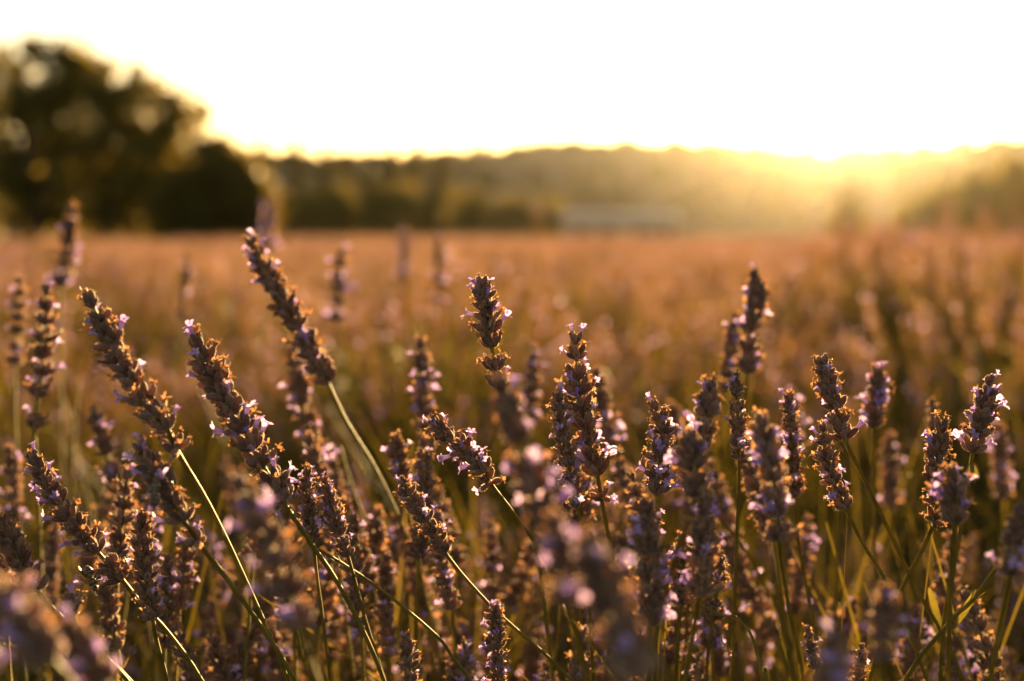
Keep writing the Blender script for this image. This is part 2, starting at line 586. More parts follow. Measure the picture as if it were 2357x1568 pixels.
def build_trees():
    k = 40 / FPX
    # the big tree at the left: crown lobes measured off its outline
    c = ground_at(90, 40)
    L = lambda ox, oy, r, dy=0, q=1.0: ((ox - 90) * k, dy, CAM_Z + (541 - oy) * k, r * k, r * k * 1.1, r * k * q)
    tree("broadleaf_tree", c, 3, [L(-60, 215, 125), L(95, 205, 120), L(190, 205, 105, .5), L(60, 330, 140, .6), L(215, 270, 120, -.4), L(345, 285, 125, .3, .9),
                                  L(420, 275, 85, 0, .6), L(452, 264, 46, 0, .55), L(290, 215, 85, .2), L(250, 400, 150, .2), L(370, 420, 130, -.3), L(90, 460, 130, .5), L(250, 500, 140, 0, .7),
                                  L(-120, 380, 170), L(60, 140, 50), L(165, 140, 55), L(-150, 520, 150, 0, .8)],
         700, 60, 0.10, "tall dark broadleaf tree with gaps of sky in its crown, left edge",
         trunk=(3.2, 0.24), clump_r=0.34)
    c2 = ground_at(510, 38)
    k2 = 38 / FPX
    L2 = lambda ox, oy, r, dy=0, q=1.0: ((ox - 510) * k2, dy, CAM_Z + (541 - oy) * k2, r * k2, r * k2, r * k2 * q)
    tree("bushy_tree", c2, 4, [L2(490, 405, 95), L2(555, 432, 85), L2(425, 470, 100), L2(585, 500, 62), L2(500, 520, 95, 0, .7)],
         380, 70, 0.085, "low rounded green bush tree leaning out from the right foot of the tall tree", mat=M['bush_leaf'], trunk=(1.0, 0.09), clump_r=0.3)
    # narrow cypress-like conifers in a row before the hill
    rng = random.Random(5)
    gl = "narrow dark conifers lined up before the hill"
    labs = ["narrow dark conifer standing nearest the round green bush", "tall narrow conifer second from the green bush, apart from the next",
            "narrow conifer third from the green bush in the row", "shorter narrow conifer in the dip of the treeline",
            "narrow conifer just right of the dip in the treeline", "tall narrow conifer second from the right end of the row",
            "rightmost narrow conifer of the row, where the bare hill begins"]
    for i, (ox, oy) in enumerate([(607, 343), (685, 341), (751, 349), (801, 355), (906, 351), (959, 343), (1018, 340)]):
        d = 128 + rng.uniform(-3, 3)
        h = CAM_Z + (541 - oy) / FPX * d + 0.6
        lobes = [(0, 0, h * t, 0.95 * w, 0.95 * w, h * 0.14) for t, w in ((.12, .9), (.28, 1.0), (.45, .95), (.62, .8), (.77, .6), (.9, .34))]
        tree("conifer_tree", ground_at(ox, d), 20 + i, lobes, 90, 40, 0.22, labs[i], mat=M['conifer'], trunk=(h * .8, 0.16), group=gl, clump_r=0.45)
    # rounder trees filling the foot of the hill
    spots = [(560, 420, 120, "dark round tree half hidden behind the green bush"), (640, 425, 123, "round dark tree below the first two conifers"),
             (720, 430, 121, "dark round tree at the foot of the second and third conifers"), (790, 425, 124, "round dark tree under the shorter conifer"),
             (860, 415, 122, "dark round tree filling the dip between the conifers"), (935, 425, 121, "round dark tree below the two tall conifers at the row's right"),
             (1010, 430, 123, "dark round tree at the foot of the rightmost conifer"), (1090, 440, 120, "low dark tree right of the conifer row, first of three"),
             (1170, 450, 122, "low dark tree midway between the conifers and the shed"), (1250, 455, 124, "low dark tree just left of the pale shed")]
    for i, (ox, oy, d, lab) in enumerate(spots):
        h = CAM_Z + (541 - oy) / FPX * d
        lobes = [(rng.uniform(-.4, .4), 0, h * .3, 2.7, 2.0, h * .3), (rng.uniform(-.6, .6), 0, h * .62, 2.1, 1.7, h * .3), (rng.uniform(-.4, .4), 0, h * .8, 1.0, 1.0, h * .2)]
        tree("round_tree", ground_at(ox, d), 40 + i, lobes, 130, 40, 0.2, lab, trunk=(h * .5, 0.14), group="round trees at the foot of the hill", clump_r=0.5)
    # right side
    d = 95
    h = CAM_Z + (541 - 425) / FPX * d
    tree("cone_tree", ground_at(1945, d), 61, [(0, 0, h * t, w, w, h * .2) for t, w in ((.2, 1.6), (.45, 1.2), (.68, .75), (.86, .35))], 90, 40, 0.16,
         "cone shaped dark tree alone below the setting sun", trunk=(h * .7, .12), clump_r=0.4)
    for i, (ox, oy, d, w, lab) in enumerate([(2125, 440, 92, 2.2, "hazy broad tree leftmost of the three at the right edge"),
                                             (2235, 390, 84, 2.6, "hazy broad tree between two others at the right edge"),
                                             (2350, 350, 78, 2.9, "tallest hazy tree, cut off by the right edge of the view")]):
        h = CAM_Z + (541 - oy) / FPX * d
        lobes = [(0, 0, h * .3, w, w, h * .3), (-.5, 0, h * .6, w * .8, w * .8, h * .3), (.4, 0, h * .8, w * .5, w * .5, h * .2)]
        tree("broad_tree", ground_at(ox, d), 70 + i, lobes, 110, 40, 0.17, lab, trunk=(h * .5, .18), group="hazy trees at the right edge", clump_r=0.45)
    # woods over the hill slopes: one mass
    protos = [crown_mesh("wood_crown", 90 + i, [(0, 0, 2.2, 2.2, 2.2, 2.2), (.5, .3, 3.6, 1.4, 1.4, 1.3)], 40, 24, 0.34, M['conifer'], 0.6) for i in range(3)]
    r2 = np.random.default_rng(8)
    pts, rots, scs = [], [], []
    while len(pts) < 4200:
        x, y = r2.uniform(-330, 330), r2.uniform(172, 375)
        patch = math.sin(x * .045 + 1.0) * math.sin(y * .06 + x * .02) + 0.35 * math.sin(x * .13 - y * .1)
        if patch < -0.42:
            continue
        pts.append((x, y, hill_z(x, y) - 0.4))
        rots.append((0, 0, r2.uniform(0, 6.28)))
        s = r2.uniform(.28, .58)
        scs.append((s, s, s * r2.uniform(.8, 1.2)))
    scatter("hillside_woods", pts, rots, scs, protos, "dark scrubby woods spread over the hill slopes")


build_trees()


# ------------------------------------------------------------------ farm shed
def build_shed():
    d = 112.0
    x0, x1 = ground_at(1303, d).x, ground_at(1562, d).x
    y0, y1 = d, d + 6.0
    h = CAM_Z + (541 - 512) / FPX * d
    ridge = CAM_Z + (541 - 488) / FPX * d
    c = Vector(((x0 + x1) / 2, d, 0))
    w = (x1 - x0) / 2
    e = tag(link("farm_shed", None, loc=c), "long low pale farm shed with dark doorway beyond the far field edge", "shed")
    g = Geo()
    box(g, -w, w, 0, 6.0, -0.2, h)
    g.add([(-w, 0, h), (-w, 6, h), (-w, 3, ridge - .1), (w, 0, h), (w, 6, h), (w, 3, ridge - .1)], [(0, 2, 1), (3, 4, 5)])
    link("wall", g.mesh("wall", [M['plaster']], False), e)
    for s in (-1, 1):
        g = Geo()
        ye, yr = (-.35, 3.0) if s < 0 else (6.35, 3.0)
        za = h - .12
        v = [(-w - .3, ye, za), (w + .3, ye, za), (w + .3, yr, ridge), (-w - .3, yr, ridge)]
        v += [(a, b, z + .12) for a, b, z in v]
        g.add(v, [(0, 3, 2, 1), (4, 5, 6, 7), (0, 1, 5, 4), (1, 2, 6, 5), (2, 3, 7, 6), (3, 0, 4, 7)])
        link("roof", g.mesh("roof", [M['roof']], False), e)
    g = Geo()
    box(g, 1.0, 2.6, -.06, -.003, -.05, h * .8)
    dr = link("door", g.mesh("door", [M['wood']], False), e)
    g = Geo()
    box(g, 1.12, 1.2, -.12, -.062, .75, .95)
    link("handle", g.mesh("handle", [M['glass']], False), dr)
    for xx in (-3.2, -1.2, 3.4):
        g = Geo()
        for b in ((xx - .5, xx + .5, .62, .70), (xx - .5, xx + .5, 1.32, 1.40), (xx - .5, xx - .42, .70, 1.32), (xx + .42, xx + .5, .70, 1.32)):
            box(g, b[0], b[1], -.07, -.003, b[2], b[3])
        wd = link("window", g.mesh("window", [M['wood']], False), e)
        g = Geo()
        box(g, xx - .42, xx + .42, -.03, -.004, .70, 1.32)
        link("pane", g.mesh("pane", [M['glass']], False), wd)


build_shed()

# ------------------------------------------------------------------ lavender pieces (metres)
MM = 0.001


def calyx_geo(seed):
    r = random.Random(seed)
    g = Geo()
    k = r.uniform(.92, 1.08)
    prof = [(0, .38), (.5, .72), (1.6, 1.14), (3.0, 1.32 * k), (4.3, 1.26), (5.2, 1.0), (5.8, .62), (6.05, .28)]
    lathe(g, [(z * MM, q * MM) for z, q in prof], 14, ridge=0.085, bend=r.uniform(-14, 14))
    for i in range(150):                       # short felt hairs that catch the low sun
        z = r.uniform(.6, 6.0)
        rad = float(np.interp(z, [q[0] for q in prof], [q[1] for q in prof]))
        a = r.uniform(0, 6.283)
        n = Vector((math.cos(a), math.sin(a), .35 + (1.2 if z > 5.3 else 0))).normalized()
        p = Vector((rad * math.cos(a), rad * math.sin(a), z)) * MM
        t = Vector((-math.sin(a), math.cos(a), r.uniform(-.5, .5))) * (.05 * MM)
        q = p + n * r.uniform(.28, .68) * MM
        g.add([p - t, p + t, q], [(0, 1, 2)], 1)
    return g


def petal(g, base, out, up, length, width, curl, mat=0):
    """a small rounded lobe: 3 x 3 grid"""
    side = out.cross(up).normalized()
    vs_ = []
    for i, (t, w) in enumerate(((0, .55), (.5, 1.0), (.85, .8), (1.0, .35))):
        p = base + out * (length * t) + up * (curl * length * t * t)
        for j in (-1, 0, 1):
            vs_.append(p + side * (j * w * width * .5) + up * (-0.12 * length * (1 - abs(j)) * t))
    fs = [(i * 3 + j, i * 3 + j + 1, i * 3 + j + 4, i * 3 + j + 3) for i in range(3) for j in range(2)]
    g.add(vs_, fs, mat)


def flower_geo(seed):
    r = random.Random(seed)
    g = Geo()
    lathe(g, [(z * MM, q * MM) for z, q in ((0, .55), (1.8, .66), (3.8, .9), (5.2, 1.3))], 9, bend=r.uniform(5, 25), close_end=False)
    top = Vector((0.4 * MM, 0, 5.0 * MM))
    for a, ln, wd, tilt in ((-.42, 2.3, 2.1, .4), (.42, 2.3, 2.1, .4), (2.2, 1.7, 1.6, .85), (3.14, 2.0, 1.7, .95), (-2.2, 1.7, 1.6, .85)):
        a += r.uniform(-.15, .15)
        tilt += r.uniform(-.2, .25)
        rad = Vector((math.cos(a), math.sin(a), 0))
        out = (rad * math.sin(tilt) + Vector((0, 0, math.cos(tilt)))).normalized()
        up = (-rad * math.cos(tilt) + Vector((0, 0, math.sin(tilt))))
        petal(g, top + rad * .95 * MM, out, up, ln * MM, wd * MM, -r.uniform(.2, .7))
    return g


def withered_geo(seed):
    r = random.Random(seed)
    g = Geo()
    n = 7
    vs_, fs = [], []
    bx, by = r.uniform(-.5, .5), r.uniform(-.5, .5)
    for i, (z, q) in enumerate(((0, .5), (.9, .5), (1.8, .8), (2.5, 1.15))):
        for k in range(n):
            a = 2 * math.pi * k / n + r.uniform(-.2, .2)
            q2 = q * r.uniform(.65, 1.3)
            vs_.append(((q2 * math.cos(a) + bx * (z / 2) ** 2) * MM, (q2 * math.sin(a) + by * (z / 2) ** 2) * MM, (z + r.uniform(-.25, .25)) * MM))
    for i in range(3):
        for k in range(n):
            a, b = i * n + k, i * n + (k + 1) % n
            fs.append((a, b, b + n, a + n))
    g.add(vs_, fs)
    for k in range(4):
        a = k * 1.57 + r.uniform(-.5, .5)
        rad = Vector((math.cos(a), math.sin(a), 0))
        tilt = r.uniform(.3, 1.5)
        out = rad * math.sin(tilt) + Vector((0, 0, math.cos(tilt)))
        up = -rad * math.cos(tilt) + Vector((0, 0, math.sin(tilt)))
        petal(g, Vector((bx * MM, by * MM, 2.3 * MM)) + rad * .8 * MM, out, up, r.uniform(1.0, 1.9) * MM, r.uniform(.8, 1.3) * MM, r.uniform(-1.4, 1.0))
    return g


def bract_geo(seed):
    r = random.Random(seed)
    g = Geo()
    for a in (0.3, math.pi + .3):
        a += r.uniform(-.2, .2)
        rad = Vector((math.cos(a), math.sin(a), 0))
        tilt = 1.0
        out = rad * math.sin(tilt) + Vector((0, 0, math.cos(tilt)))
        up = -rad * math.cos(tilt) + Vector((0, 0, math.sin(tilt)))
        petal(g, rad * .6 * MM, out, up, 4.2 * MM, 3.4 * MM, .25)
    lathe(g, [(-.4 * MM, .9 * MM), (.6 * MM, 1.3 * MM), (1.6 * MM, .9 * MM)], 8)
    return g


G_CAL = [calyx_geo(i) for i in range(5)]
G_FLO = [flower_geo(10 + i) for i in range(5)]
G_WIT = [withered_geo(20 + i) for i in range(6)]
G_BRA = [bract_geo(30 + i) for i in range(3)]
G_CAL_W = []
for _g in G_CAL:                              # the same pieces with the slot order of a whole whorl
    _h = Geo()
    _h.add_geo(_g)
    _h.m = [3 if q == 1 else 0 for q in _h.m]
    G_CAL_W.append(_h)
ME_CAL = [g.mesh("calyx", [M['calyx'], M['fuzz']]) for g in G_CAL]
ME_FLO = [g.mesh("flower", [M['flower']]) for g in G_FLO]
ME_WIT = [g.mesh("withered_flower", [M['withered']]) for g in G_WIT]
ME_BRA = [g.mesh("whorl", [M['bract']]) for g in G_BRA]


def whorl_plan(r, n, s, fresh, wither, top=False):
    """where the pieces of one whorl sit: [(kind, variant, matrix)]"""
    plan = []
    off = r.uniform(0, 6.28)
    for i in range(n):
        az = off + i * 2 * math.pi / n + r.uniform(-.3, .3)
        inner = i % 2
        tilt = R(r.uniform(8, 24)) if top else R(r.uniform(22, 38) if inner else r.uniform(40, 62))
        z0 = (1.6 if inner else 0.2) * MM
        size = r.uniform(.82, 1.12)
        mt = (Matrix.Rotation(az, 4, 'Z') @ Matrix.Translation((1.0 * MM, 0, z0)) @ Matrix.Rotation(tilt, 4, 'Y')
              @ Matrix.Rotation(r.uniform(0, 6.28), 4, 'Z') @ Matrix.Scale(size, 4))
        mt = Matrix.Scale(s, 4) @ mt
        plan.append((0, r.randrange(5), mt))
        q = r.random()
        if q < fresh:
            plan.append((1, r.randrange(5), mt @ Matrix.Translation((0, 0, 4.2 * MM)) @ Matrix.Rotation(r.uniform(-.25, .25), 4, 'X')
                         @ Matrix.Rotation(r.uniform(0, 6.28), 4, 'Z') @ Matrix.Scale(r.uniform(.7, 1.02), 4)))
        elif q < fresh + wither:
            plan.append((2, r.randrange(6), mt @ Matrix.Translation((0, 0, 5.2 * MM)) @ Matrix.Rotation(r.uniform(-.4, .4), 4, 'X')
                         @ Matrix.Rotation(r.uniform(0, 6.28), 4, 'Z') @ Matrix.Scale(r.uniform(.7, 1.15), 4)))
    return plan


def soft_pool():
    r = random.Random(77)
    body, tops = [], []
    for i in range(14):
        g = Geo()
        fl = []
        for k, v, mt in whorl_plan(r, 10 if i < 10 else 6, 1.0, .16, .38, top=i >= 10):
            if k == 1:
                fl.append((v, mt))
            else:
                g.add_geo((G_CAL_W, None, G_WIT)[k][v], mt, None if k == 0 else 1)
        g.add_geo(G_BRA[i % 3], None, 2)
        me = g.mesh("whorl", [M['calyx'], M['withered'], M['bract'], M['fuzz']])
        (body if i < 10 else tops).append((me, fl))
    return body, tops


POOL, POOL_TOP = soft_pool()


def axis_frame(p, a, spin):
    a = a.normalized()
    x = a.orthogonal().normalized()
    y = a.cross(x)
    return Matrix.Translation(p) @ Matrix(((x.x, y.x, a.x, 0), (x.y, y.y, a.y, 0), (x.z, y.z, a.z, 0), (0, 0, 0, 1))) @ Matrix.Rotation(spin, 4, 'Z')


def to_ground(pts, r, stop=0.12):
    """carry a stem on from its last two points down into its bush"""
    p = pts[-1].copy()
    d = (pts[-1] - pts[-2]).normalized()
    out = []
    step = 0.05
    guard = 0
    while p.z > stop and guard < 30:
        d = (d + Vector((-d.x * .12, .04 * r.uniform(-1, 1), -.22))).normalized()
        p = p + d * step
        out.append(p.copy())
        guard += 1
    return out


def stalk(label, spike, stem, ws=1.0, gap=7.2, fresh=.16, wither=.36, sharp=True, seed=0, extra=(), group=None, name="lavender_stalk", thick=1.05, leaves=()):
    """spike: world points tip -> base; stem: world points below; a whole stalk down to its bush"""
    r = random.Random(seed)
    sp = spline(spike, 8)
    below = [Vector(p) for p in stem]
    down = ([sp[-1]] + below) if below else [sp[-2], sp[-1]]
    tail = to_ground(down if len(down) > 1 else [sp[-2], sp[-1]], r)
    path = spline([sp[-1]] + below + tail[::3] + [tail[-1]] if tail else [sp[-1]] + below, 4)
    base = path[-1].copy()
    root = tag(link(name, None, loc=base), label, "lavender", group)
    g = Geo()
    full = [p - base for p in reversed(sp[2:])]
    full = [p - base for p in reversed(path)] + full[1:]
    m = len(path)
    rad = [thick * ws ** .5 * MM] * m + [thick * ws ** .5 * MM * (1 - .55 * i / len(full)) for i in range(len(full) - m)]
    tube(g, full, rad, square=True)
    link("stem", g.mesh("stem", [M['stem']]), root)
    # arc length along the spike
    cum = [0.0]
    for a, b in zip(sp, sp[1:]):
        cum.append(cum[-1] + (b - a).length)
    L = cum[-1]

    def on(s):
        for i in range(len(sp) - 1):
            if cum[i + 1] >= s:
                t = (s - cum[i]) / max(1e-9, cum[i + 1] - cum[i])
                return sp[i].lerp(sp[i + 1], t), (sp[i] - sp[i + 1])
        return sp[-1].copy(), sp[-2] - sp[-1]
    stations = []
    s = 5.5 * MM * ws
    k = 0
    while s < L:
        stations.append((s, k == 0))
        prog = s / L
        s += gap * MM * ws * (0.72 + .40 * prog) * r.uniform(.84, 1.16) * (1.45 if r.random() < .10 else 1)
        k += 1
    if L - stations[-1][0] > 2.5 * MM:
        stations.append((L, False))
    jobs = []
    tipw = r.uniform(.62, .90)
    for s, top in stations:
        p, a = on(s)
        prog = s / L
        sc = ws * (tipw + (1.14 - tipw) * min(1, prog * 2.2)) * r.uniform(.92, 1.06)
        jobs.append((p, a, sc, top, 6 if top else r.choice((8, 9, 9, 10))))
    for (p, a, f) in extra:
        jobs.append((Vector(p), Vector(a), ws * f, False, 7))
    for p, a, sc, top, n in jobs:
        mt = axis_frame(p - base, a, r.uniform(0, 6.28))
        if sharp:
            w = link("whorl", r.choice(ME_BRA), root, mt @ Matrix.Scale(sc, 4))
            for kd, v, lm in whorl_plan(r, n, 1.0, fresh, wither, top):
                link(("calyx", "flower", "withered_flower")[kd], (ME_CAL, ME_FLO, ME_WIT)[kd][v], w, lm)
        else:
            me, fl = r.choice(POOL_TOP if top else POOL)
            w = link("whorl", me, root, mt @ Matrix.Scale(sc, 4))
            w["kind"] = "stuff"
            for v, lm in fl:
                if r.random() < fresh / .16:
                    link("flower", ME_FLO[v], w, lm)
    for (p, q, wd) in leaves:
        p, q = Vector(p) - base, Vector(q) - base
        side = (q - p).cross(Vector((0, 1, .2))).normalized()
        gl = Geo()
        vs_ = []
        for t, k in ((0, .35), (.3, .9), (.65, 1), (.9, .7), (1, .2)):
            c = p.lerp(q, t)
            for j in (-1, 0, 1):
                vs_.append(c + side * (j * k * wd * .5) + Vector((0, -.0006 * (1 - abs(j)), 0)))
        gl.add(vs_, [(i * 3 + j, i * 3 + j + 1, i * 3 + j + 4, i * 3 + j + 3) for i in range(4) for j in range(2)])
        link("leaf", gl.mesh("leaf", [M['leaf']]), root)
    return root


# hand-placed stalks: label, depth, spike points tip -> base, stem points, whorl scale, whorl gap, fresh, sharp, detached whorls below
S_, B_ = True, False
STALKS = [
    ("upright sharp lavender spike with a white lit flower on its tip, centre of the view", .66, [(1107, 640), (1118, 700), (1130, 790), (1150, 905)], [(1172, 1010), (1215, 1180)], 1.0, 7.0, .30, S_, []),
    ("broad lavender spike with violet cluster, its pink tip shining, right of the centre", .68, [(1325, 768), (1330, 870), (1345, 970), (1375, 1095)], [(1392, 1190), (1412, 1300)], 1.15, 7.2, .32, S_, [(1386, 1150, .8)]),
    ("slim lavender spike with one white flower on top, touching the broad violet one's left side", .665, [(1284, 905), (1292, 990), (1310, 1080), (1332, 1180)], [(1345, 1260), (1352, 1330)], .82, 7.6, .2, S_, []),
    ("lavender spike leaning far left with a separate round whorl at its foot, centre", .66, [(992, 962), (1030, 1005), (1075, 1040), (1118, 1085)], [(1135, 1120), (1185, 1185), (1245, 1275)], .9, 6.4, .2, S_, [(1127, 1110, 1.15)]),
    ("slender leaning lavender spike with tightly closed buds over the bottom centre", .66, [(922, 1102), (955, 1160), (995, 1215), (1030, 1280)], [(1070, 1330), (1150, 1415), (1310, 1560)], .80, 6.8, .16, S_, []),
    ("small upright lavender spike with a bright violet flower on its tip", .66, [(710, 1078), (706, 1140), (716, 1200), (722, 1250)], [(730, 1330), (745, 1440)], .68, 6.8, .22, S_, []),
    ("small lavender spike crowned by two pale flowers, thin stem curving down", .655, [(748, 1098), (762, 1160), (782, 1225), (802, 1282)], [(818, 1340), (845, 1440), (885, 1568)], .66, 7.4, .2, S_, []),
    ("large leaning lavender spike edged with glowing violet and orange flowers, left of centre", .625, [(447, 775), (490, 870), (560, 990), (652, 1155)], [(715, 1250), (770, 1330), (830, 1440), (885, 1570)], 1.18, 7.0, .28, S_, []),
    ("tallest leaning lavender spike reaching up to the treeline", .80, [(574, 548), (625, 650), (690, 760), (755, 882)], [(800, 975), (870, 1090), (935, 1235), (985, 1390), (1010, 1500)], 1.25, 7.2, .16, S_, []),
    ("leaning dark lavender spike with a ragged separate whorl below it, far left", .60, [(203, 680), (245, 770), (310, 890), (388, 990)], [(412, 1045), (480, 1160), (560, 1325), (660, 1560)], 1.05, 7.0, .14, S_, [(405, 1035, 1.1)]),
    ("drooping brown lavender spike with a honey bee clinging below it and a loose whorl", .60, [(318, 1020), (350, 1075), (385, 1130), (425, 1200)], [(468, 1262), (520, 1330), (600, 1440), (680, 1570)], 1.1, 6.6, .24, S_, [(458, 1250, .9)]),
    ("sharp leaning lavender spike with dense ridged buds, low on the left", .645, [(72, 1048), (120, 1130), (195, 1235), (282, 1335)], [(330, 1395), (390, 1460), (465, 1568)], .98, 6.8, .24, S_, []),
    ("short sharp upright lavender spike crossing the leaning stem at lower left", .64, [(328, 1185), (330, 1250), (338, 1340), (352, 1425)], [(362, 1480), (385, 1568)], .86, 7.0, .16, S_, []),
    ("brown withered lavender spike cut by the left edge", .62, [(-20, 1170), (10, 1225), (45, 1290), (92, 1365)], [(125, 1405), (190, 1465), (300, 1568)], 1.05, 7.0, .10, S_, [(165, 1440, .8)]),
    ("upright lavender spike with spaced whorls and violet flowers at its foot, far left", .84, [(108, 655), (105, 740), (98, 850), (78, 985)], [(86, 1080), (92, 1250)], 1.12, 10.5, .22, S_, []),
    ("tall blurred pinkish lavender spike against the dark tree at the left edge", 1.25, [(166, 478), (158, 560), (140, 660)], [(138, 760), (140, 900)], 1.35, 8.5, .7, B_, []),
    ("blurred lavender spike of spaced dark whorls nearest the left edge", 1.0, [(46, 640), (42, 730), (33, 840)], [(35, 950), (40, 1100)], .95, 11.5, .10, B_, []),
    ("blurred brown lavender spike hanging between two leaning ones at left", .88, [(213, 935), (235, 1010), (268, 1110)], [(290, 1200), (320, 1330)], 1.0, 8.0, .15, B_, []),
    ("greyish upright lavender spike with open whorls behind the short sharp one at lower left", .74, [(297, 1085), (288, 1150), (280, 1225), (272, 1300)], [(268, 1400), (265, 1540)], .95, 9.0, .12, S_, []),
    ("pale greenish blurred thin lavender spike left of the large leaning one", 1.35, [(432, 585), (425, 660), (415, 735)], [(405, 830), (395, 980)], .9, 10.0, .04, B_, []),
    ("faint blurred lavender spike standing before the treeline above the tallest leaning one", 1.75, [(622, 452), (620, 515), (616, 575)], [(612, 680), (608, 800)], 1.45, 8.5, .3, B_, []),
    ("blurred lavender spike with round pink glints, right of the tallest leaning one", 1.35, [(785, 572), (782, 650), (776, 740)], [(772, 830), (770, 980)], 1.45, 10.0, .6, B_, []),
    ("blurred lavender spike crossing behind the tallest leaning one", .93, [(672, 800), (690, 890), (715, 990), (752, 1085)], [(790, 1160), (840, 1280)], 1.25, 8.0, .3, B_, []),
    ("blurred dark lavender spike with pink glints on its right edge, on a thin upright stem", .88, [(968, 785), (972, 870), (978, 960), (986, 1035)], [(988, 1110), (990, 1220)], 1.0, 7.4, .25, B_, []),
    ("small blurred lavender spike left of the leaning slender one", .78, [(912, 1003), (918, 1050), (926, 1105)], [(940, 1180), (965, 1300)], .9, 7.0, .2, B_, []),
    ("large close blurred lavender spike sweeping through the lower left middle", .455, [(545, 1095), (590, 1190), (640, 1300), (690, 1450)], [(720, 1540), (740, 1600)], 1.05, 7.0, .3, B_, []),
    ("close blurred lavender spike hiding the foot of the upright white tipped one", .46, [(1150, 870), (1180, 960), (1215, 1080), (1262, 1230)], [(1290, 1330), (1330, 1480)], 1.0, 7.4, .26, B_, []),
    ("very blurred close lavender spike at the bottom, right of the centre", .385, [(1350, 1230), (1385, 1330), (1430, 1450), (1470, 1560)], [(1490, 1640)], 1.05, 7.0, .2, B_, []),
    ("very blurred close lavender spike rising low beside the bottom centre", .40, [(1272, 1190), (1290, 1280), (1318, 1400)], [(1330, 1500), (1345, 1600)], .9, 7.0, .3, B_, []),
    ("sharp lavender spike with a nodding bud on top, right of the violet cluster", .66, [(1500, 920), (1522, 975), (1520, 1040), (1512, 1150)], [(1510, 1240), (1508, 1400)], .95, 7.6, .3, S_, [(1506, 1200, .7)]),
    ("dark lavender spike with lit edges between the nodding one and the tall pair", .735, [(1632, 880), (1628, 930), (1620, 985), (1610, 1040)], [(1600, 1150), (1590, 1300)], 1.15, 6.8, .18, S_, []),
    ("tall lavender spike curving right at its tip, highest on the right side", .85, [(1735, 618), (1742, 680), (1728, 760), (1720, 860)], [(1712, 960), (1705, 1100), (1698, 1250)], 1.15, 7.4, .2, S_, []),
    ("blurred lavender spike pressed to the left of the tall curved one", .93, [(1692, 722), (1684, 800), (1668, 900)], [(1660, 1000), (1655, 1200)], .95, 8.0, .2, B_, []),
    ("slim sharp lavender spike on a straight grooved stem in front of the tall curved one", .665, [(1692, 858), (1696, 920), (1700, 990), (1702, 1058)], [(1700, 1130), (1694, 1300), (1690, 1420)], .70, 7.6, .16, S_, []),
    ("close soft lavender spike of pale buds, pink flowers round its base", .555, [(1752, 958), (1770, 1040), (1785, 1130), (1795, 1245)], [(1800, 1300), (1822, 1430), (1850, 1570)], .92, 7.6, .3, B_, []),
    ("lavender spike with long closed buds just behind the pale soft one", .72, [(1815, 912), (1820, 980), (1826, 1060), (1830, 1145)], [(1836, 1240), (1856, 1350), (1880, 1480)], .76, 8.4, .14, S_, []),
    ("blurred pink lavender head peeping above the long budded one", .95, [(1822, 900), (1826, 960), (1830, 1040)], [(1835, 1150), (1840, 1300)], 1.05, 7.4, .4, B_, []),
    ("sharp lavender spike with two dried flowers on its tip, on a long stem leaning right", .66, [(1890, 822), (1908, 890), (1930, 960), (1948, 1022)], [(1985, 1095), (2050, 1230), (2120, 1375), (2168, 1460)], .95, 6.6, .16, S_, []),
    ("sharp lavender spike hanging lower left of the dried tipped one, stem parallel to it", .65, [(1892, 972), (1900, 1040), (1918, 1110), (1948, 1172)], [(1985, 1250), (2050, 1360), (2130, 1555)], .80, 7.2, .14, S_, []),
    ("short blunt lavender head on a tall straight stem, standing clear on the right", .80, [(2020, 850), (2022, 890), (2014, 940), (2010, 985)], [(2012, 1080), (2013, 1250), (2014, 1450)], 1.0, 7.0, .3, S_, []),
    ("lavender spike with an opened pink flower on top and a loose lower whorl, far right", .66, [(2168, 972), (2160, 1040), (2152, 1100), (2158, 1160)], [(2145, 1215), (2110, 1290), (2070, 1370)], .95, 6.8, .22, S_, [(2148, 1200, 1.0)]),
    ("soft close lavender head belted with violet flowers, before the opened pink one", .575, [(2190, 1085), (2195, 1130), (2198, 1205)], [(2192, 1290), (2186, 1420), (2182, 1560)], .98, 6.8, .4, S_, []),
    ("far right sharp lavender spike with a violet trumpet flower on its tip", .665, [(2282, 862), (2268, 920), (2250, 985), (2238, 1050)], [(2226, 1140), (2196, 1300), (2172, 1440), (2165, 1568)], .95, 7.0, .26, S_, []),
    ("small blurred lavender tip behind the opened pink flower", .82, [(2145, 925), (2148, 970), (2150, 1030)], [(2150, 1150), (2150, 1300)], .6, 9.0, .05, B_, []),
    ("blurred lavender spike behind the short blunt head", 1.05, [(2048, 1000), (2052, 1080), (2050, 1170)], [(2050, 1280), (2050, 1400)], 1.15, 7.6, .25, B_, []),
    ("blurred lavender spike behind the violet trumpet flower at the right edge", 1.05, [(2300, 975), (2302, 1060), (2305, 1150)], [(2306, 1280), (2306, 1400)], 1.1, 7.6, .25, B_, []),
    ("close soft lavender spike cut by the right edge on a thick pale stem", .53, [(2352, 1170), (2340, 1240), (2325, 1325)], [(2312, 1400), (2278, 1568)], .95, 7.4, .28, B_, []),
    ("sharp lavender spike with closed top buds and pink flowers, rising from the bottom edge", .66, [(1140, 1392), (1143, 1450), (1146, 1520), (1150, 1600)], [(1155, 1660)], .68, 7.2, .34, S_, []),
    ("small closed lavender spike at the bottom edge left of the pink flowered one", .66, [(935, 1462), (942, 1520), (950, 1590)], [(955, 1650)], .66, 7.0, .12, S_, []),
    ("blurred small lavender spike at the bottom edge between two sharper ones", .74, [(1072, 1480), (1070, 1530), (1070, 1590)], [(1070, 1650)], .75, 7.0, .2, B_, []),
